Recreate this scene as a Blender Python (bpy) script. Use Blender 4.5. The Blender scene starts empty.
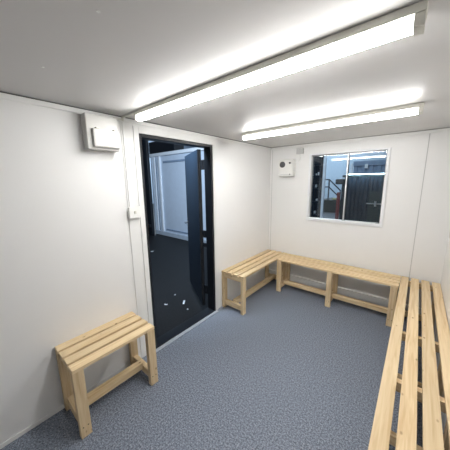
import bpy, bmesh, math, random
from mathutils import Matrix, Vector
random.seed(7)
S = bpy.context.scene
COL = S.collection
PI = math.pi

# ------------------------------------------------------------------ sizes
D, W, H, Y0 = 3.596, 2.302, 2.296, -2.20       # back wall, right wall, ceiling, rear wall
GZ = -0.10                                      # yard level outside
DY0, DY1, DH = 1.178, 2.145, 2.185               # door opening
WX0, WX1, WZ0, WZ1 = 0.668, 1.661, 1.141, 2.135 # window opening (outer frame)

# ------------------------------------------------------------------ helpers
def box(bm, x0, x1, y0, y1, z0, z1, mat=None):
    M = Matrix.Translation(((x0+x1)/2, (y0+y1)/2, (z0+z1)/2)) @ Matrix.Diagonal((abs(x1-x0), abs(y1-y0), abs(z1-z0), 1))
    if mat is not None: M = mat @ M
    bmesh.ops.create_cube(bm, size=1, matrix=M)

def cyl(bm, a, b, r, seg=16, r2=None):
    a, b = Vector(a), Vector(b); d = b-a
    M = Matrix.Translation((a+b)/2) @ d.to_track_quat('Z', 'Y').to_matrix().to_4x4()
    bmesh.ops.create_cone(bm, cap_ends=True, segments=seg, radius1=r, radius2=r if r2 is None else r2, depth=d.length, matrix=M)

def prism(bm, prof, axis, a, b):
    """extrude a closed 2D profile along an axis from a to b"""
    def P(u, v, t):
        return {'x': (t, u, v), 'y': (u, t, v), 'z': (u, v, t)}[axis]
    A = [bm.verts.new(P(u, v, a)) for u, v in prof]; B = [bm.verts.new(P(u, v, b)) for u, v in prof]
    n = len(prof)
    bm.faces.new(A); bm.faces.new(B[::-1])
    for i in range(n):
        bm.faces.new((A[i], B[i], B[(i+1) % n], A[(i+1) % n]))

def obj(name, bm, mat, parent=None, loc=(0, 0, 0), bevel=0, seg=2, smooth=False):
    bmesh.ops.recalc_face_normals(bm, faces=bm.faces)
    me = bpy.data.meshes.new(name); bm.to_mesh(me); bm.free()
    if smooth:
        for p in me.polygons: p.use_smooth = True
    o = bpy.data.objects.new(name, me); COL.objects.link(o); o.location = loc
    me.materials.append(mat)
    if parent: o.parent = parent
    if bevel:
        m = o.modifiers.new('bevel', 'BEVEL'); m.width = bevel; m.segments = seg; m.limit_method = 'ANGLE'
    return o

def boxo(name, c, mat, parent=None, bevel=0, loc=None):
    """one box as an object whose origin sits at the box centre"""
    x0, x1, y0, y1, z0, z1 = c
    bm = bmesh.new(); hx, hy, hz = (x1-x0)/2, (y1-y0)/2, (z1-z0)/2
    box(bm, -hx, hx, -hy, hy, -hz, hz)
    return obj(name, bm, mat, parent, ((x0+x1)/2, (y0+y1)/2, (z0+z1)/2), bevel)

def empty(name, loc, rz=0):
    o = bpy.data.objects.new(name, None); COL.objects.link(o); o.empty_display_size = .1
    o.location = loc; o.rotation_euler = (0, 0, rz); return o

def tag(o, label, cat, group=None):
    o['label'] = label; o['category'] = cat
    if group: o['group'] = group
    return o

def struct(o):
    o['kind'] = 'structure'; return o

# ------------------------------------------------------------------ materials
def newmat(name):
    m = bpy.data.materials.new(name); m.use_nodes = True
    n = m.node_tree.nodes; b = n['Principled BSDF']
    return m, n, m.node_tree.links, b

def ramp(n, pts):
    r = n.new('ShaderNodeValToRGB')
    while len(r.color_ramp.elements) < len(pts): r.color_ramp.elements.new(.5)
    for e, (p, c) in zip(r.color_ramp.elements, pts):
        e.position = p; e.color = (*c, 1)
    return r

def plain(name, col, rough=.5, metal=0, var=.06, scale=6, spec=.5, bump=0, bscale=60):
    m, n, l, b = newmat(name)
    tc = n.new('ShaderNodeTexCoord'); ns = n.new('ShaderNodeTexNoise')
    ns.inputs['Scale'].default_value = scale; ns.inputs['Detail'].default_value = 4
    l.new(tc.outputs['Object'], ns.inputs['Vector'])
    r = ramp(n, [(.3, tuple(c*(1-var) for c in col)), (.7, tuple(min(1, c*(1+var)) for c in col))])
    l.new(ns.outputs['Fac'], r.inputs['Fac']); l.new(r.outputs['Color'], b.inputs['Base Color'])
    b.inputs['Roughness'].default_value = rough; b.inputs['Metallic'].default_value = metal
    b.inputs['Specular IOR Level'].default_value = spec
    if bump:
        nb = n.new('ShaderNodeTexNoise'); nb.inputs['Scale'].default_value = bscale
        l.new(tc.outputs['Object'], nb.inputs['Vector'])
        bp = n.new('ShaderNodeBump'); bp.inputs['Strength'].default_value = bump; bp.inputs['Distance'].default_value = .002
        l.new(nb.outputs['Fac'], bp.inputs['Height']); l.new(bp.outputs['Normal'], b.inputs['Normal'])
    return m

def wood(name, axis, cd=(.60, .42, .225), cl=(.79, .63, .405)):
    m, n, l, b = newmat(name)
    tc = n.new('ShaderNodeTexCoord'); oi = n.new('ShaderNodeObjectInfo')
    mu = n.new('ShaderNodeMath'); mu.operation = 'MULTIPLY'; mu.inputs[1].default_value = 37
    l.new(oi.outputs['Random'], mu.inputs[0])
    add = n.new('ShaderNodeVectorMath'); add.operation = 'ADD'
    l.new(tc.outputs['Object'], add.inputs[0]); l.new(mu.outputs[0], add.inputs[1])
    mp = n.new('ShaderNodeMapping'); sc = [30, 30, 30]; sc[axis] = 1.6
    mp.inputs['Scale'].default_value = sc; l.new(add.outputs[0], mp.inputs['Vector'])
    ns = n.new('ShaderNodeTexNoise'); ns.inputs['Scale'].default_value = 1.6; ns.inputs['Detail'].default_value = 5
    ns.inputs['Distortion'].default_value = .6
    l.new(mp.outputs[0], ns.inputs['Vector'])
    r = ramp(n, [(.28, cd), (.52, tuple((a+2*c)/3 for a, c in zip(cd, cl))), (.75, cl)])
    l.new(ns.outputs['Fac'], r.inputs['Fac'])
    # knots
    mk = n.new('ShaderNodeMapping'); sk = [15, 15, 15]; sk[axis] = 8
    mk.inputs['Scale'].default_value = sk; l.new(add.outputs[0], mk.inputs['Vector'])
    vo = n.new('ShaderNodeTexVoronoi'); vo.inputs['Scale'].default_value = 1.0
    l.new(mk.outputs[0], vo.inputs['Vector'])
    kr = ramp(n, [(.05, (1, 1, 1)), (.13, (0, 0, 0))])
    l.new(vo.outputs['Distance'], kr.inputs['Fac'])
    kk = n.new('ShaderNodeMath'); kk.operation = 'MULTIPLY'; kk.inputs[1].default_value = .75
    l.new(kr.outputs['Color'], kk.inputs[0])
    mx = n.new('ShaderNodeMixRGB'); mx.inputs['Color2'].default_value = (.22, .10, .04, 1)
    l.new(kk.outputs[0], mx.inputs['Fac']); l.new(r.outputs['Color'], mx.inputs['Color1'])
    # board-to-board tone
    hv = n.new('ShaderNodeHueSaturation')
    mr = n.new('ShaderNodeMapRange'); mr.inputs['To Min'].default_value = .9; mr.inputs['To Max'].default_value = 1.08
    l.new(oi.outputs['Random'], mr.inputs['Value']); l.new(mr.outputs[0], hv.inputs['Value'])
    l.new(mx.outputs['Color'], hv.inputs['Color']); l.new(hv.outputs['Color'], b.inputs['Base Color'])
    b.inputs['Roughness'].default_value = .6; b.inputs['Specular IOR Level'].default_value = .3
    return m

def carpet_mat():
    m, n, l, b = newmat('carpet_blue_grey')
    tc = n.new('ShaderNodeTexCoord')
    a = n.new('ShaderNodeTexNoise'); a.inputs['Scale'].default_value = 175; a.inputs['Detail'].default_value = 3
    c = n.new('ShaderNodeTexNoise'); c.inputs['Scale'].default_value = 85; c.inputs['Detail'].default_value = 4
    l.new(tc.outputs['Object'], a.inputs['Vector']); l.new(tc.outputs['Object'], c.inputs['Vector'])
    r = ramp(n, [(.36, (.050, .059, .080)), (.5, (.165, .192, .248)), (.64, (.375, .41, .475))])
    mx = n.new('ShaderNodeMath'); mx.operation = 'ADD'
    m2 = n.new('ShaderNodeMath'); m2.operation = 'MULTIPLY'; m2.inputs[1].default_value = .5
    l.new(a.outputs['Fac'], mx.inputs[0]); l.new(c.outputs['Fac'], mx.inputs[1])
    l.new(mx.outputs[0], m2.inputs[0]); l.new(m2.outputs[0], r.inputs['Fac'])
    l.new(r.outputs['Color'], b.inputs['Base Color'])
    b.inputs['Roughness'].default_value = .6; b.inputs['Specular IOR Level'].default_value = .45
    return m

def emit(name, col, s):
    m, n, l, b = newmat(name)
    b.inputs['Base Color'].default_value = (*col, 1)
    b.inputs['Emission Color'].default_value = (*col, 1); b.inputs['Emission Strength'].default_value = s
    return m

def glass_mat():
    m, n, l, b = newmat('window_glass'); n.remove(b)
    out = n['Material Output']
    fr = n.new('ShaderNodeFresnel'); fr.inputs['IOR'].default_value = 1.5
    tr = n.new('ShaderNodeBsdfTransparent'); tr.inputs['Color'].default_value = (.93, .96, .96, 1)
    gl = n.new('ShaderNodeBsdfGlossy'); gl.inputs['Roughness'].default_value = .01
    mx = n.new('ShaderNodeMixShader')
    l.new(fr.outputs[0], mx.inputs['Fac']); l.new(tr.outputs[0], mx.inputs[1]); l.new(gl.outputs[0], mx.inputs[2])
    l.new(mx.outputs[0], out.inputs['Surface'])
    return m

M_wall = plain('white_wall_panel', (.81, .807, .798), .38, var=.012, scale=2)
M_ceil = plain('white_gloss_ceiling', (.68, .665, .655), .20, var=.02, scale=1.5)
def aniso(m, v, r):
    b = m.node_tree.nodes['Principled BSDF']; b.inputs['Anisotropic'].default_value = v; b.inputs['Roughness'].default_value = r
    c = m.node_tree.nodes.new('ShaderNodeCombineXYZ'); c.inputs[0].default_value = 1
    m.node_tree.links.new(c.outputs[0], b.inputs['Tangent'])
aniso(M_ceil, .85, .30); M_ceil.node_tree.nodes['Principled BSDF'].inputs['Specular IOR Level'].default_value = .09
M_trim = plain('white_trim', (.80, .80, .785), .4, var=.01)
M_joint = plain('grey_joint', (.52, .52, .51), .5, var=.02)
M_plast = plain('white_plastic', (.80, .80, .77), .3, var=.01)
M_cream = plain('cream_metal', (.66, .645, .58), .4, var=.02)
M_box = plain('off_white_enamel', (.56, .555, .53), .35, var=.01)
M_upvc = plain('white_upvc', (.80, .81, .83), .3, var=.01)
M_alu = plain('aluminium', (.72, .73, .74), .35, metal=.6, var=.03)
M_sash = plain('grey_sash', (.20, .21, .22), .4, metal=.5)
M_black = plain('black_painted_steel', (.006, .008, .012), .45, var=.1)
M_navy = plain('navy_painted_door', (.006, .016, .032), .5, var=.08)
M_silver = plain('silver_strip', (.62, .65, .70), .35, metal=.5, var=.05)
M_chrome = plain('chrome', (.6, .62, .65), .2, metal=1)
M_dark = plain('dark_plastic', (.03, .03, .032), .4)
M_grille = plain('grey_grille', (.06, .06, .06), .5)
M_gbar = plain('grille_bar_grey', (.22, .22, .22), .5)
M_jbox = plain('grey_plastic', (.50, .50, .50), .45, var=.03)
M_wx = wood('pine_along_x', 0); M_wy = wood('pine_along_y', 1); M_wz = wood('pine_along_z', 2)
M_screw = plain('dark_screw', (.05, .035, .025), .5)
M_carpet = carpet_mat(); M_glass = glass_mat()
def tube_mat():
    m, n, l, b = newmat('tube_glow')
    tc = n.new('ShaderNodeTexCoord'); sx = n.new('ShaderNodeSeparateXYZ'); l.new(tc.outputs['Generated'], sx.inputs[0])
    r = ramp(n, [(0, (.10, .10, .10)), (.04, (1, 1, 1)), (.985, (1, 1, 1)), (1, (.4, .4, .4))])
    l.new(sx.outputs[0], r.inputs['Fac'])
    # prismatic cover: full brightness underneath, dimmer on its upright sides
    ge = n.new('ShaderNodeNewGeometry'); sn = n.new('ShaderNodeSeparateXYZ'); l.new(ge.outputs['Normal'], sn.inputs[0])
    mr = n.new('ShaderNodeMapRange'); mr.inputs['From Min'].default_value = -1; mr.inputs['From Max'].default_value = 0
    mr.inputs['To Min'].default_value = 34; mr.inputs['To Max'].default_value = 5; l.new(sn.outputs[2], mr.inputs['Value'])
    mu = n.new('ShaderNodeMath'); mu.operation = 'MULTIPLY'; l.new(mr.outputs[0], mu.inputs[1])
    l.new(r.outputs['Color'], mu.inputs[0]); l.new(mu.outputs[0], b.inputs['Emission Strength'])
    b.inputs['Emission Color'].default_value = (1.0, .99, .968, 1); b.inputs['Base Color'].default_value = (.85, .85, .82, 1)
    return m
M_tube = tube_mat()
M_yard = plain('dark_yard_ground', (.0055, .0055, .006), .6, var=.8, scale=40, spec=.4, bump=.8, bscale=70)
M_pale = plain('pale_cladding', (.52, .60, .72), .45, var=.03)
M_palet = plain('pale_cladding_trim', (.40, .46, .54), .4, var=.05)
M_palew = plain('white_cladding_trim', (.72, .77, .84), .4, var=.04)
M_hall = plain('hall_wall_cladding', (.36, .44, .53), .6, var=.05)
M_cont = plain('dark_blue_steel', (.035, .055, .09), .5, var=.2)
M_contd = plain('dark_teal_steel', (.05, .075, .085), .5, var=.15)
M_blue = plain('slate_blue_steel', (.20, .27, .38), .6, var=.1)
M_conc = plain('hall_concrete', (.07, .085, .10), .45, var=.2, scale=3)
M_green = plain('dark_green_grey', (.03, .036, .034), .6, var=.2)
M_red = plain('dull_red_paint', (.22, .035, .035), .5, var=.2)
M_rail = plain('railing_steel', (.012, .022, .04), .5)
M_paper = plain('white_scrap', (.75, .78, .82), .7)
M_lamp2 = emit('cool_strip_lamp', (.62, .86, 1.0), 9.0)

# ------------------------------------------------------------------ room shell
T = .09
bm = bmesh.new(); box(bm, -.02, W+T, Y0-T, D+T, -.09, 0); struct(obj('floor', bm, M_carpet))
bm = bmesh.new(); box(bm, -T, W+T, Y0-T, D+T, H, H+.1); struct(obj('ceiling', bm, M_ceil))
bm = bmesh.new()
box(bm, -T, 0, Y0-T, DY0, -.1, H); box(bm, -T, 0, DY1, D+T, -.1, H); box(bm, -T, 0, DY0, DY1, DH, H); box(bm, -T, 0, DY0, DY1, -.1, -.012)
struct(obj('wall_left', bm, M_wall))
bm = bmesh.new()
box(bm, 0, WX0, D, D+T, -.1, H); box(bm, WX1, W, D, D+T, -.1, H); box(bm, WX0, WX1, D, D+T, -.1, WZ0); box(bm, WX0, WX1, D, D+T, WZ1, H)
struct(obj('wall_back', bm, M_wall))
bm = bmesh.new(); box(bm, W, W+T, Y0-T, D+T, -.1, H); struct(obj('wall_right', bm, M_wall))
bm = bmesh.new(); box(bm, 0, W, Y0-T, Y0, -.1, H); struct(obj('wall_rear', bm, M_wall))

tn = [0]
def trim(c, mat=M_trim, bevel=.002):
    tn[0] += 1
    bm = bmesh.new(); box(bm, *c); return struct(obj('trim_%d' % tn[0], bm, mat, bevel=bevel))
CZ = 2.256
trim((0, .012, Y0, D, CZ, H-.0075)); trim((.012, W-.012, D-.012, D, CZ, H-.005)); trim((W-.012, W, Y0, D, CZ, H-.003))
trim((.012, W-.012, Y0, Y0+.012, CZ, H-.003))
M_shadow = plain('shadow_line', (.10, .10, .095), .6)
trim((0, .014, Y0, D, H-.0075, H-.001), M_shadow, 0); trim((.014, W-.014, D-.014, D, H-.005, H-.001), M_shadow, 0)  # dark strips paint the shadow line between trim and ceiling
# door surround: flat outer board and a raised inner architrave
def ring_y(x0, x1, ya, yb, ztop, w, mat=M_trim):
    tn[0] += 1
    bm = bmesh.new()
    box(bm, x0, x1, ya-w, ya, 0, ztop+w); box(bm, x0, x1, yb, yb+w, 0, ztop+w); box(bm, x0, x1, ya, yb, ztop, ztop+w)
    struct(obj('trim_%d' % tn[0], bm, mat, bevel=.003))
ring_y(0, .016, DY0, DY1, DH, .05)
tn[0] += 1
bm = bmesh.new(); box(bm, 0, .008, 1.02, DY0-.05, 0, CZ); box(bm, 0, .008, DY0-.05, DY1+.06, DH+.05, CZ); struct(obj('trim_%d' % tn[0], bm, M_trim, bevel=.002))
# panel joints on the walls
trim((2.005, 2.013, D-.003, D, .2, CZ), M_joint, 0); trim((.035, .041, D-.003, D, .2, CZ), M_joint, 0)
# low boxed skirting along the back wall
bm = bmesh.new(); box(bm, 0, W, D-.028, D, .075, .165); struct(obj('baseboard_back', bm, M_trim, bevel=.003))
bm = bmesh.new(); box(bm, 0, .006, Y0, 1.02, 0, .03); struct(obj('reflection_strip_left', bm, M_trim, bevel=.001))  # strip added in place of the reflected light band at the wall foot

# ------------------------------------------------------------------ door
d = struct(empty('door_1', (0, DY0, 0)))
def dobj(name, bm, mat, parent=d, bevel=0):
    for v in bm.verts: v.co.y -= DY0
    return obj(name, bm, mat, parent, bevel=bevel)
fw = .030
bm = bmesh.new()
box(bm, -.11, .006, DY0, DY0+fw, 0, DH); box(bm, -.11, .006, DY1-fw, DY1, 0, DH); box(bm, -.11, .006, DY0+fw, DY1-fw, DH-fw, DH)
dobj('door_frame', bm, M_black, bevel=.003)
bm = bmesh.new(); box(bm, -.12, .012, DY0, DY1, -.012, .016); dobj('threshold', bm, M_black, bevel=.003)
bm = bmesh.new(); box(bm, .012, .052, DY0-.03, DY1+.01, .0, .008); dobj('threshold_strip', bm, M_silver, bevel=.002)
# opened leaf, hinged on the far jamb and swung outwards
LL, LT = .86, .045
ang = math.atan2(.43, -.74)
bm = bmesh.new(); box(bm, 0, LL, -LT, 0, .03, 2.15)
leaf = obj('door_leaf', bm, M_navy, d, (-.200, 2.090-DY0, 0), bevel=.003); leaf.rotation_euler = (0, 0, ang)
bm = bmesh.new(); box(bm, -.003, .0, -LT, 0, .03, 2.15); obj('edge_strip', bm, M_black, leaf)
# (local -y faces away from the doorway, local +y is the inner face)
bm = bmesh.new(); box(bm, LL-.075, LL-.04, 0, .008, .98, 1.16)
hd = obj('handle_plate', bm, M_chrome, leaf, bevel=.002)
bm = bmesh.new(); cyl(bm, (LL-.058, .006, 1.10), (LL-.058, .05, 1.10), .009, 12); cyl(bm, (LL-.05, .05, 1.10), (LL-.17, .052, 1.10), .009, 12)
obj('door_handle', bm, M_chrome, leaf, smooth=False)
bm = bmesh.new(); box(bm, LL-.065, LL+.012, -.03, -.016, 1.0, 1.09); obj('latch', bm, M_chrome, leaf, bevel=.002)
for z, h in ((1.96, .12), (1.07, .09), (.92, .05), (.28, .12)):
    bm = bmesh.new(); box(bm, -.185, -.108, DY1-.028, DY1-.012, z-h/2, z+h/2); cyl(bm, (-.142, DY1-.022, z-h/2), (-.142, DY1-.022, z+h/2), .014, 10)
    dobj('hinge', bm, M_black)

# ------------------------------------------------------------------ window
w = struct(empty('window_1', ((WX0+WX1)/2, D, WZ0)))
wx, wz = (WX0+WX1)/2, WZ0
def wobj(name, bm, mat, parent=w, bevel=0):
    for v in bm.verts: v.co.x -= wx; v.co.y -= D; v.co.z -= wz
    return obj(name, bm, mat, parent, bevel=bevel)
def frame(bm, x0, x1, z0, z1, ya, yb, l, r, b, t):
    box(bm, x0, x0+l, ya, yb, z0, z1); box(bm, x1-r, x1, ya, yb, z0, z1)
    box(bm, x0+l, x1-r, ya, yb, z0, z0+b); box(bm, x0+l, x1-r, ya, yb, z1-t, z1)
bm = bmesh.new(); frame(bm, WX0-.004, WX1+.004, WZ0-.004, WZ1+.004, D-.024, D+.09, .034, .034, .034, .020); wobj('window_frame', bm, M_upvc, bevel=.003)
gx0, gx1, gz0, gz1 = WX0+.03, WX1-.03, WZ0+.026, WZ1-.016
mx = 1.190
for nm, xa, xb, ya in (('left', gx0, mx+.010, D+.036), ('right', mx-.010, gx1, D+.008)):
    bm = bmesh.new(); frame(bm, xa, xb, gz0, gz1, ya, ya+.024, .010, .014 if nm == 'left' else .008, .012, .014)
    s = wobj('sash', bm, M_sash, bevel=.002)
    bm = bmesh.new(); box(bm, xa+.012, xb-.012, ya+.010, ya+.014, gz0+.014, gz1-.014); wobj('pane', bm, M_glass, s)
bm = bmesh.new(); box(bm, mx-.009, mx+.009, D-.004, D+.010, gz0+.016, gz1); wobj('meeting_rail', bm, M_alu, bevel=.002)
bm = bmesh.new(); box(bm, gx0, gx1, D-.010, D+.06, gz1-.012, gz1+.001); wobj('top_track', bm, M_sash, bevel=.001)
bm = bmesh.new(); box(bm, gx0-.005, gx1+.005, D-.030, D+.06, gz0-.004, gz0+.014); wobj('bottom_track', bm, M_upvc, bevel=.002)
bm = bmesh.new(); box(bm, gx0-.022, gx0-.004, D-.03, D-.012, 1.50, 1.60); wobj('window_latch', bm, M_upvc, bevel=.004)
for x in (mx+.005, gx1-.02):
    bm = bmesh.new(); box(bm, x-.025, x+.025, D-.020, D-.002, gz0-.006, gz0+.016); wobj('sash_catch', bm, M_dark, bevel=.003)

# ------------------------------------------------------------------ benches
def bench(name, L, dep, top, stations, loc, rz, label, group='pine slatted benches', aprons=True):
    """length on local x, front at local y = 0, wall side at local y = dep"""
    r = tag(empty(name, loc, rz), label, 'bench', group)
    st, n = .026, 4
    gap = .024; sw = (dep-gap*(n-1))/n
    for i in range(n):
        y = i*(sw+gap)
        boxo('slat', (random.uniform(0, .003), L-random.uniform(0, .003), y, y+sw, top-st, top), M_wx, r, .002)
    lw, lt = .068, .042
    zt = top-st
    for k, s in enumerate(stations):
        x0, x1 = s, s+lw
        inner = (s+lw*.22, s+lw*.82)
        for y0, y1, front in ((.004, .004+lt, True), (dep-lt-.004, dep-.004, False)):
            lg = boxo('leg', (x0, x1, y0, y1, 0.001, zt), M_wz, r, .002)
            if front:
                for dx in (-.016, .016):
                    bm = bmesh.new(); cyl(bm, (dx, -lt/2-.0012, -zt/2+.085), (dx, -lt/2+.002, -zt/2+.085), .0042, 10); obj('screw_head', bm, M_screw, lg)
        boxo('cross_bearer', (inner[0], inner[1], .004+lt, dep-.004-lt, zt-.065, zt), M_wy, r, .002)
        boxo('foot_rail', (inner[0], inner[1], .004+lt, dep-.004-lt, .045, .115), M_wy, r, .002)
    for a, b in zip(stations[:-1], stations[1:]):
        boxo('stretcher', (a+lw*.82, b+lw*.22, dep/2-.030, dep/2+.030, .080, .140), M_wx, r, .002)
    return r
bench('slatted_bench', .618, .37, .550, (0.0, .550), (.376, .350, 0), PI/2, 'short pine slatted bench standing alone by the left wall before the doorway')
bench('slatted_bench', 1.29, .37, .541, (0.0, 1.19), (.374, 2.280, 0), PI/2, 'pine slatted bench along the left wall between the doorway and the corner')
bench('slatted_bench', 1.548, .372, .541, (0.0, .755, 1.470), (.380, 3.185, 0), 0, 'long pine slatted bench along the back wall under the window')
bench('slatted_bench', 3.70, .366, .541, (0.03, 1.29, 1.89, 2.75, 3.60), (1.932, 3.562, 0), -PI/2, 'longest pine slatted bench running along the right wall towards the front')

# ------------------------------------------------------------------ ceiling lights
def strip_light(y, xa, xb, label):
    L = xb-xa
    r = tag(empty('ceiling_light', (xa, y, H)), label, 'light', 'fluorescent strip lights on the ceiling')
    bm = bmesh.new(); prism(bm, [(-.034, -.032), (-.030, -.002), (.030, -.002), (.034, -.032)], 'x', 0, L)
    obj('housing', bm, M_cream, r, bevel=.002)
    prof = [(-.030, -.0325)] + [(-.030*math.cos(a), -.0325-.010-.030*math.sin(a)) for a in [i*PI/10 for i in range(11)]] + [(.030, -.0325)]
    bm = bmesh.new(); prism(bm, prof, 'x', .014, L-.030); obj('diffuser', bm, M_tube, r)
    bm = bmesh.new(); box(bm, .004, .014, -.031, .031, -.070, -.0325); obj('end_cap', bm, M_cream, r, bevel=.002)
    bm = bmesh.new(); box(bm, L-.030, L-.002, -.031, .031, -.072, -.0325); obj('end_cap', bm, M_cream, r, bevel=.002)
    return r
strip_light(1.058, .222, 1.940, 'bright white strip light on the ceiling nearest the camera')
strip_light(2.318, .336, 1.945, 'bright white strip light on the ceiling nearer the window')

# ------------------------------------------------------------------ wall fittings
r = tag(empty('distribution_box', (0, .84, 2.0)), 'white electrical distribution box high on the left wall beside the doorway', 'electrical box')
bm = bmesh.new(); box(bm, .0005, .088, -.120, .118, 0, .252); obj('casing', bm, M_box, r, bevel=.006)
bm = bmesh.new(); box(bm, .088, .112, -.085, .112, .018, .150); obj('cover_flap', bm, M_box, r, bevel=.008)
for y in (-.05, .08):
    bm = bmesh.new(); box(bm, .086, .116, y-.012, y+.012, .148, .158); obj('flap_hinge', bm, M_cream, r, bevel=.002)

r = tag(empty('light_switch', (.0085, 1.062, 1.442)), 'small white light switch on the left wall beside the door frame', 'switch')
bm = bmesh.new(); box(bm, 0, .034, -.050, .050, 0, .098); obj('back_box', bm, M_plast, r, bevel=.004)
bm = bmesh.new(); box(bm, .034, .041, -.052, .052, -.002, .100); obj('face_plate', bm, M_plast, r, bevel=.003)
bm = bmesh.new(); box(bm, .041, .047, -.010, .010, .036, .062); obj('rocker', bm, M_cream, r, bevel=.002)

bm = bmesh.new(); box(bm, .0085, .020, 1.031, 1.041, 1.542, 2.250)
tag(obj('cable_trunking', bm, M_trim, bevel=.002), 'thin white trunking dropping down the wall to the light switch', 'cable trunking')
bm = bmesh.new(); box(bm, .0125, .020, .962, 1.034, 2.262, 2.276); box(bm, .0125, .222, 1.030, 1.046, H-.016, H-.001); box(bm, .0125, .024, 1.030, 1.046, 2.262, H-.016)
tag(obj('cable_trunking', bm, M_cream, bevel=.002), 'short trunking from the distribution box to the nearest ceiling light', 'cable trunking')

r = tag(empty('wall_heater', (.335, D, 1.815)), 'small white wall heater with a round grey grille in the back left corner', 'heater')
bm = bmesh.new(); box(bm, -.125, .120, -.120, -.0005, 0, .265); obj('casing', bm, M_plast, r, bevel=.022, seg=4)
bm = bmesh.new(); cyl(bm, (-.055, -.127, .185), (-.055, -.119, .185), .046, 28); g = obj('grille', bm, M_grille, r)
for i in range(-3, 4):
    h = math.sqrt(.043**2-(i*.012)**2)
    bm = bmesh.new(); box(bm, -.055+i*.012-.002, -.055+i*.012+.002, -.130, -.126, .185-h, .185+h); obj('grille_bar', bm, M_gbar, g)
bm = bmesh.new(); cyl(bm, (.070, -.135, .205), (.070, -.119, .205), .014, 14); obj('knob', bm, M_dark, r)
bm = bmesh.new(); cyl(bm, (.072, -.127, .035), (.072, -.119, .035), .008, 12); obj('indicator', bm, M_grille, r)
bm = bmesh.new(); box(bm, -.10, .10, -.1225, -.119, .028, .034); obj('seam', bm, M_jbox, r)

bm = bmesh.new(); box(bm, .462, .568, D-.036, D-.0005, 2.152, 2.236)
tag(obj('junction_box', bm, M_jbox, bevel=.004), 'small grey junction box high on the back wall between heater and window', 'electrical box')
bm = bmesh.new(); box(bm, .508, .522, D-.010, D-.0005, 2.055, 2.151); box(bm, .456, .508, D-.010, D-.0005, 2.055, 2.069)
tag(obj('cable_trunking', bm, M_trim, bevel=.002), 'thin bent trunking linking the grey junction box and the heater', 'cable trunking')
for (x, y), lb in (((1.127, .402), 'tiny pale rivet in the ceiling near the top edge left of centre'), ((.55, .386), 'tiny pale rivet in the ceiling closer to the left wall')):
    bm = bmesh.new(); cyl(bm, (0, 0, -.003), (0, 0, -.0003), .006, 12)
    tag(obj('rivet', bm, M_plast, loc=(x, y, H)), lb, 'rivet')

# ------------------------------------------------------------------ outside the doorway
bm = bmesh.new(); box(bm, -16, 9, -4, 24, GZ-.2, GZ); struct(obj('ground', bm, M_yard))
# pale cabin standing opposite
c = tag(empty('site_cabin', (-3.2, 4.75, GZ)), 'pale blue white cabin standing outside opposite the open doorway', 'cabin')
bm = bmesh.new(); box(bm, -1.98, 2.2, .03, 2.4, .14, 2.70); obj('wall_panel', bm, M_pale, c)
bm = bmesh.new(); box(bm, -2.25, 2.3, -.06, 2.42, 2.70, 2.80); obj('top_rail', bm, M_palew, c, bevel=.01)
bm = bmesh.new(); box(bm, -2.05, 2.3, -.03, 2.42, 0, .14); obj('bottom_rail', bm, M_palet, c, bevel=.01)
bm = bmesh.new(); box(bm, -2.0, -1.6, .015, .03, .14, 2.70); obj('recess_panel', bm, M_blue, c)
for xa, xb, ya, mt in ((-2.05, -1.98, -.05, M_palet), (-1.93, -1.87, -.02, M_palew), (-1.80, -1.75, -.01, M_palet), (-1.66, -1.57, -.03, M_palew)):
    bm = bmesh.new(); box(bm, xa, xb, ya, .03, .14, 2.70); obj('post', bm, mt, c, bevel=.006)
bm = bmesh.new(); box(bm, -1.42, -.25, -.005, .03, 2.47, 2.53); obj('vent_strip', bm, M_blue, c, bevel=.004)
bm = bmesh.new(); box(bm, -1.45, 2.0, .0, .03, .22, .25); obj('panel_groove', bm, M_blue, c)
bm = bmesh.new(); box(bm, -.70, .70, -.20, .2, 0, .40)
tag(obj('black_box', bm, M_black, loc=(-4.70, 4.96, GZ+2.80), bevel=.02), 'black box lying on the roof edge of the pale cabin', 'box')
# dark upright with a catch left of the cabin
bm = bmesh.new(); box(bm, -.40, .26, -.05, .05, 0, 3.6)
pst = tag(obj('steel_screen', bm, M_black, loc=(-5.32, 4.5, GZ), bevel=.01), 'tall dark steel screen standing left of the pale cabin', 'screen')
bm = bmesh.new(); box(bm, .02, .24, -.12, -.05, .30, .40); obj('bracket', bm, M_black, pst, bevel=.01)
for i, (x, y, l, wd, a, lb) in enumerate(((-.64, 2.12, .11, .025, 2.3, 'largest white scrap on the dark ground just outside the doorway'), (-.81, 1.91, .05, .018, .6, 'small white scrap on the dark ground left of the largest one'),
        (-.95, 2.19, .022, .018, 2., 'tiny pale crumb on the dark ground just above the largest scrap'), (-.45, 2.03, .022, .016, .2, 'tiny pale crumb on the ground closest to the threshold'), (-3.4, 3.35, .07, .05, 1.2, 'pale scrap on the dark ground far out near the pale cabin'))):
    bm = bmesh.new(); box(bm, -l/2, l/2, -wd/2, wd/2, 0, .004)
    bmesh.ops.subdivide_edges(bm, edges=bm.edges[:], cuts=2, use_grid_fill=True)
    for v in bm.verts: v.co.z += .012*abs(math.sin(v.co.x*40)); v.co.y += random.uniform(-.003, .003)
    o = tag(obj('scrap', bm, M_paper, loc=(x, y, GZ+.001)), lb, 'scrap'); o.rotation_euler = (0, 0, a)

# ------------------------------------------------------------------ outside the window: a dim hall
bm = bmesh.new(); box(bm, -16, 9, 20, 20.2, GZ, 6.6); struct(obj('wall_hall', bm, M_hall))
bm = bmesh.new(); box(bm, -16.2, 9, -4, 20.2, 6.6, 6.8); struct(obj('ceiling_hall', bm, M_hall))
bm = bmesh.new(); box(bm, -16.2, -16, -4, 20, GZ, 6.6); struct(obj('wall_hall_side', bm, M_hall))
bm = bmesh.new(); box(bm, -2.6, 9, 7.6, 20, GZ+.0, GZ+.02); struct(obj('floor_hall', bm, M_conc))
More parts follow.
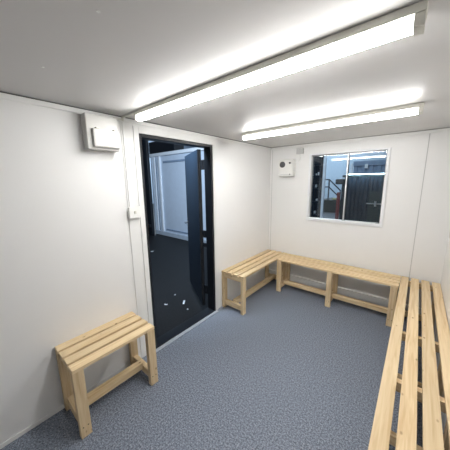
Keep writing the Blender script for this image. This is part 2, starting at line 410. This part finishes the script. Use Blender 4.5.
# dark corrugated container right outside the right pane
cw = 2.6
c = tag(empty('steel_container', (.74, 5.6, GZ)), 'dark blue corrugated steel container outside behind the right window pane', 'container')
bm = bmesh.new(); box(bm, 0, cw, .06, 2.0, .12, 1.93); obj('body', bm, M_cont, c)
bm = bmesh.new()
pr = [(0, .06)]
n = 34
for i in range(n):
    x = i*cw/n; q = cw/n
    pr += [(x+q*.1, .03), (x+q*.5, .03), (x+q*.6, .055), (x+q*.98, .055)]
pr += [(cw, .06)]
prism(bm, [(u, v) for u, v in pr] + [(cw, .08), (0, .08)], 'z', .16, 1.90); obj('corrugated_panel', bm, M_cont, c)
bm = bmesh.new(); box(bm, -.02, cw+.02, 0.02, 2.02, 1.90, 1.955); obj('top_rail', bm, M_contd, c, bevel=.01)
bm = bmesh.new(); box(bm, -.02, cw+.02, -.01, 2.02, 0, .14); obj('bottom_rail', bm, M_cont, c, bevel=.01)
bm = bmesh.new(); box(bm, .46, 1.6, .0, .06, .16, 1.62); dr = obj('door', bm, M_contd, c, bevel=.008)
bm = bmesh.new(); cyl(bm, (.43, -.04, 1.365), (.72, -.04, 1.365), .012, 10); cyl(bm, (.59, -.045, 1.31), (.59, -.045, 1.42), .020, 10)
for x in (.47, .68): cyl(bm, (x, -.04, 1.365), (x, .01, 1.365), .008, 8)
obj('locking_bar', bm, M_silver, dr)
# strip lamp mounted under the front of the container's top rail
r = tag(empty('strip_lamp', (.74, 5.60, GZ+1.9005)), 'cool strip lamp glowing along the top edge of the dark container outside', 'light')
bm = bmesh.new(); box(bm, 0, .78, -.09, -.05, .068, .080); box(bm, .05, .08, -.08, .060, .055, .068); box(bm, .70, .73, -.08, .060, .055, .068); obj('housing', bm, M_black, r)
bm = bmesh.new(); box(bm, .01, .77, -.088, -.052, .056, .068); obj('diffuser', bm, M_lamp2, r, bevel=.004)

# slate container further back with a white notice
c = tag(empty('storage_container', (-.40, 12.0, GZ)), 'slate blue storage container further back above the dark container', 'container')
bm = bmesh.new(); box(bm, 0, 6.0, .06, 2.4, .15, 2.5); obj('body', bm, M_blue, c)
bm = bmesh.new()
pr = [(0, .06)]
for i in range(20):
    x = i*.3; pr += [(x+.03, .02), (x+.14, .02), (x+.17, .055), (x+.29, .055)]
prism(bm, pr+[(6, .06), (6, .08), (0, .08)], 'z', .15, 2.45); obj('corrugated_panel', bm, M_blue, c)
bm = bmesh.new(); box(bm, -.02, 6.02, -.02, 2.42, 2.45, 2.66); obj('top_rail', bm, M_blue, c, bevel=.01)
bm = bmesh.new(); box(bm, -.02, 6.02, -.02, 2.42, 0, .15); obj('bottom_rail', bm, M_cont, c)
bm = bmesh.new(); box(bm, 0, .12, -.012, .001, 0, .18); tag(obj('notice', bm, M_paper, loc=(.04, 11.9785, 2.24)), 'small white notice on the slate blue container', 'sign')
bm = bmesh.new(); box(bm, -.04, .04, -.04, .04, 0, 2.55); tag(obj('pale_post', bm, M_palew, loc=(-.40, 11.6, GZ), bevel=.01), 'slim pale post in front of the slate blue container edge', 'post')

# storage rack at the left of the view
r = tag(empty('storage_rack', (-1.33, 10.0, GZ)), 'tall dark storage rack with pale boxes at the left of the window view', 'rack')
for x in (-.46, -.11, .11):
    for y in (0, .3):
        bm = bmesh.new(); box(bm, x-.022, x+.022, y-.03, y+.03, 0, 3.0); obj('upright', bm, M_navy, r)
for z in (.35, .9, 1.45, 1.95, 2.45):
    bm = bmesh.new(); box(bm, -.48, .13, -.03, .33, z, z+.05); obj('shelf', bm, M_navy, r)
bm = bmesh.new(); box(bm, -.48, .13, .33, .35, 0, 3.0); obj('back_panel', bm, M_black, r)
for i, (dx, z, sx, sz, lb) in enumerate(((-.03, .40, .06, .10, 'small pale box on the lowest shelf of the dark rack'), (.02, .95, .05, .07, 'small pale box on the second shelf of the dark rack'),
        (-.04, 1.50, .05, .12, 'small pale box on the middle shelf of the dark rack'), (.04, 2.00, .045, .13, 'taller pale box on the right of the rack shelf above the middle'), (-.055, 2.00, .03, .07, 'shorter pale box on the left of the rack shelf above the middle'))):
    bm = bmesh.new(); box(bm, -sx/2, sx/2, 0, .12, 0, sz)
    tag(obj('carton', bm, M_paper, loc=(-1.33+dx, 10.0, GZ+z+.0505), bevel=.004), lb, 'box', 'pale boxes on the rack')
bm = bmesh.new(); box(bm, -.05, .05, -.05, .05, 0, 2.75); tag(obj('pale_post', bm, M_palew, loc=(-1.085, 10.1, GZ), bevel=.01), 'pale upright post just right of the dark storage rack', 'post')

# loading platform with stair railing
PH = .72
bm = bmesh.new(); box(bm, 0, 1.12, 0, 2.0, 0, PH)
pf = tag(obj('loading_platform', bm, M_green, loc=(-2.42, 14.0, GZ), bevel=.01), 'dark green grey raised platform seen low in the left window pane', 'platform')
r = tag(empty('stair_railing', (-2.30, 14.1, GZ+PH+.001)), 'dark steel railing on the platform sloping down to the right', 'railing')
for x, h in ((0, 1.15), (.30, 1.15), (.92, .5)):
    bm = bmesh.new(); cyl(bm, (x, 0, 0), (x, 0, h), .036, 10); obj('post', bm, M_rail, r)
for z in (1.15, .74):
    bm = bmesh.new(); cyl(bm, (0, 0, z), (.30, 0, z), .034, 10); cyl(bm, (.30, 0, z), (.94, 0, z-.62), .034, 10); obj('rail', bm, M_rail, r)
for x, sz, mt, lb in ((.58, (.22, .2, .11), plain('straw_colour', (.45, .42, .22), .8), 'yellowish bundle lying on the platform below the railing'), (.82, (.16, .2, .17), M_paper, 'pale bundle lying on the platform beside the yellowish one')):
    bm = bmesh.new(); box(bm, -sz[0]/2, sz[0]/2, -sz[1]/2, sz[1]/2, 0, sz[2])
    tag(obj('bundle', bm, mt, loc=(-2.30+x, 14.35, GZ+PH+.001), bevel=.03), lb, 'bundle')

# dark lifting machine with red upright
r = tag(empty('lifting_machine', (-.60, 11.0, GZ)), 'dark machine with a red upright outside beside the window mullion', 'machine')
bm = bmesh.new(); box(bm, .0, .30, 0, .4, .121, 2.05); obj('mast', bm, M_black, r, bevel=.01)
bm = bmesh.new(); box(bm, -.26, .10, -.05, .3, 1.66, 1.88); obj('head', bm, M_dark, r, bevel=.04)
bm = bmesh.new(); box(bm, -.10, .12, -.04, .2, 1.88, 1.95); obj('head_cover', bm, M_palew, r, bevel=.02)
for x in (-.12, -.05):
    bm = bmesh.new(); box(bm, x-.025, x+.025, -.1, 0, .121, 1.32); obj('red_upright', bm, M_red, r, bevel=.01)
bm = bmesh.new(); box(bm, -.26, .36, -.3, .5, 0, .12); obj('base', bm, M_black, r, bevel=.02)

# ------------------------------------------------------------------ added fill lights (outside, unseen)
def hall_fill_light(name, loc, sx, sy, power, label, col=(.72, .86, 1.0)):  # made-up lamp with housing and rod, brightens the hall
    r = tag(empty(name, loc), label, 'light')
    bm = bmesh.new(); box(bm, -sx/2-.03, sx/2+.03, -sy/2-.03, sy/2+.03, .03, .10); obj('housing', bm, M_alu, r)
    bm = bmesh.new(); cyl(bm, (0, 0, .10), (0, 0, 6.6-loc[2]), .02, 10); obj('hanging_rod', bm, M_alu, r)
    li = bpy.data.lights.new(name, 'AREA'); li.shape = 'RECTANGLE'; li.size = sx; li.size_y = sy; li.energy = power; li.color = col
    o = bpy.data.objects.new('lamp', li); COL.objects.link(o); o.parent = r
r = tag(empty('cabin_fill_light', (-.30, 1.7, 2.95)), 'unseen fill light added outside above the doorway to light the pale cabin', 'light')  # unseen lamp added to light the pale cabin front
bm = bmesh.new(); box(bm, .0, .21, -.05, .05, -.03, .03); box(bm, -.03, .04, -.3, .3, .02, .10); obj('housing', bm, M_alu, r)
li = bpy.data.lights.new('cabin_fill_light', 'AREA'); li.shape = 'RECTANGLE'; li.size = .5; li.size_y = .2; li.energy = 125; li.color = (.72, .86, 1.0)
o = bpy.data.objects.new('lamp', li); COL.objects.link(o); o.parent = r; o.location = (-.06, .02, -.02)
o.rotation_euler = Vector((-.75, .65, -.22)).to_track_quat('-Z', 'Y').to_euler()
hall_fill_light('hall_fill_light', (-3.5, 16.5, 5.6), 4, .6, 260, 'unseen fill light added high over the far end of the hall')
hall_fill_light('hall_fill_light', (-.6, 9.3, 5.2), 3, .5, 60, 'unseen fill light added high between the two containers')
hall_fill_light('hall_fill_light', (-12, 11, 5.8), 3, .5, 420, 'unseen fill light added high far behind the pale cabin')

wd = bpy.data.worlds.new('world'); S.world = wd; wd.use_nodes = True
wd.node_tree.nodes['Background'].inputs['Color'].default_value = (.05, .07, .1, 1)
wd.node_tree.nodes['Background'].inputs['Strength'].default_value = .12

# ------------------------------------------------------------------ camera
R = Vector((0.7693054, 0.63875953, -0.01246815)); U = Vector((-0.10961354, 0.15119165, 0.98240824)); F = Vector((-0.62940771, 0.75440529, -0.18632925))
cam = bpy.data.cameras.new('camera'); co = bpy.data.objects.new('camera', cam); COL.objects.link(co)
mat = Matrix.Identity(4)
for i in range(3):
    mat[i][0], mat[i][1], mat[i][2] = R[i], U[i], -F[i]
mat[0][3], mat[1][3], mat[2][3] = 1.981, 0.0, 1.7545
co.matrix_world = mat
cam.sensor_width = 36; cam.lens = 36*230.7356/450; cam.clip_start = .02
S.camera = co

S.view_settings.view_transform = 'Standard'; S.view_settings.look = 'None'
S.view_settings.exposure = 1.23; S.view_settings.gamma = 1; S.view_settings.use_curve_mapping = False
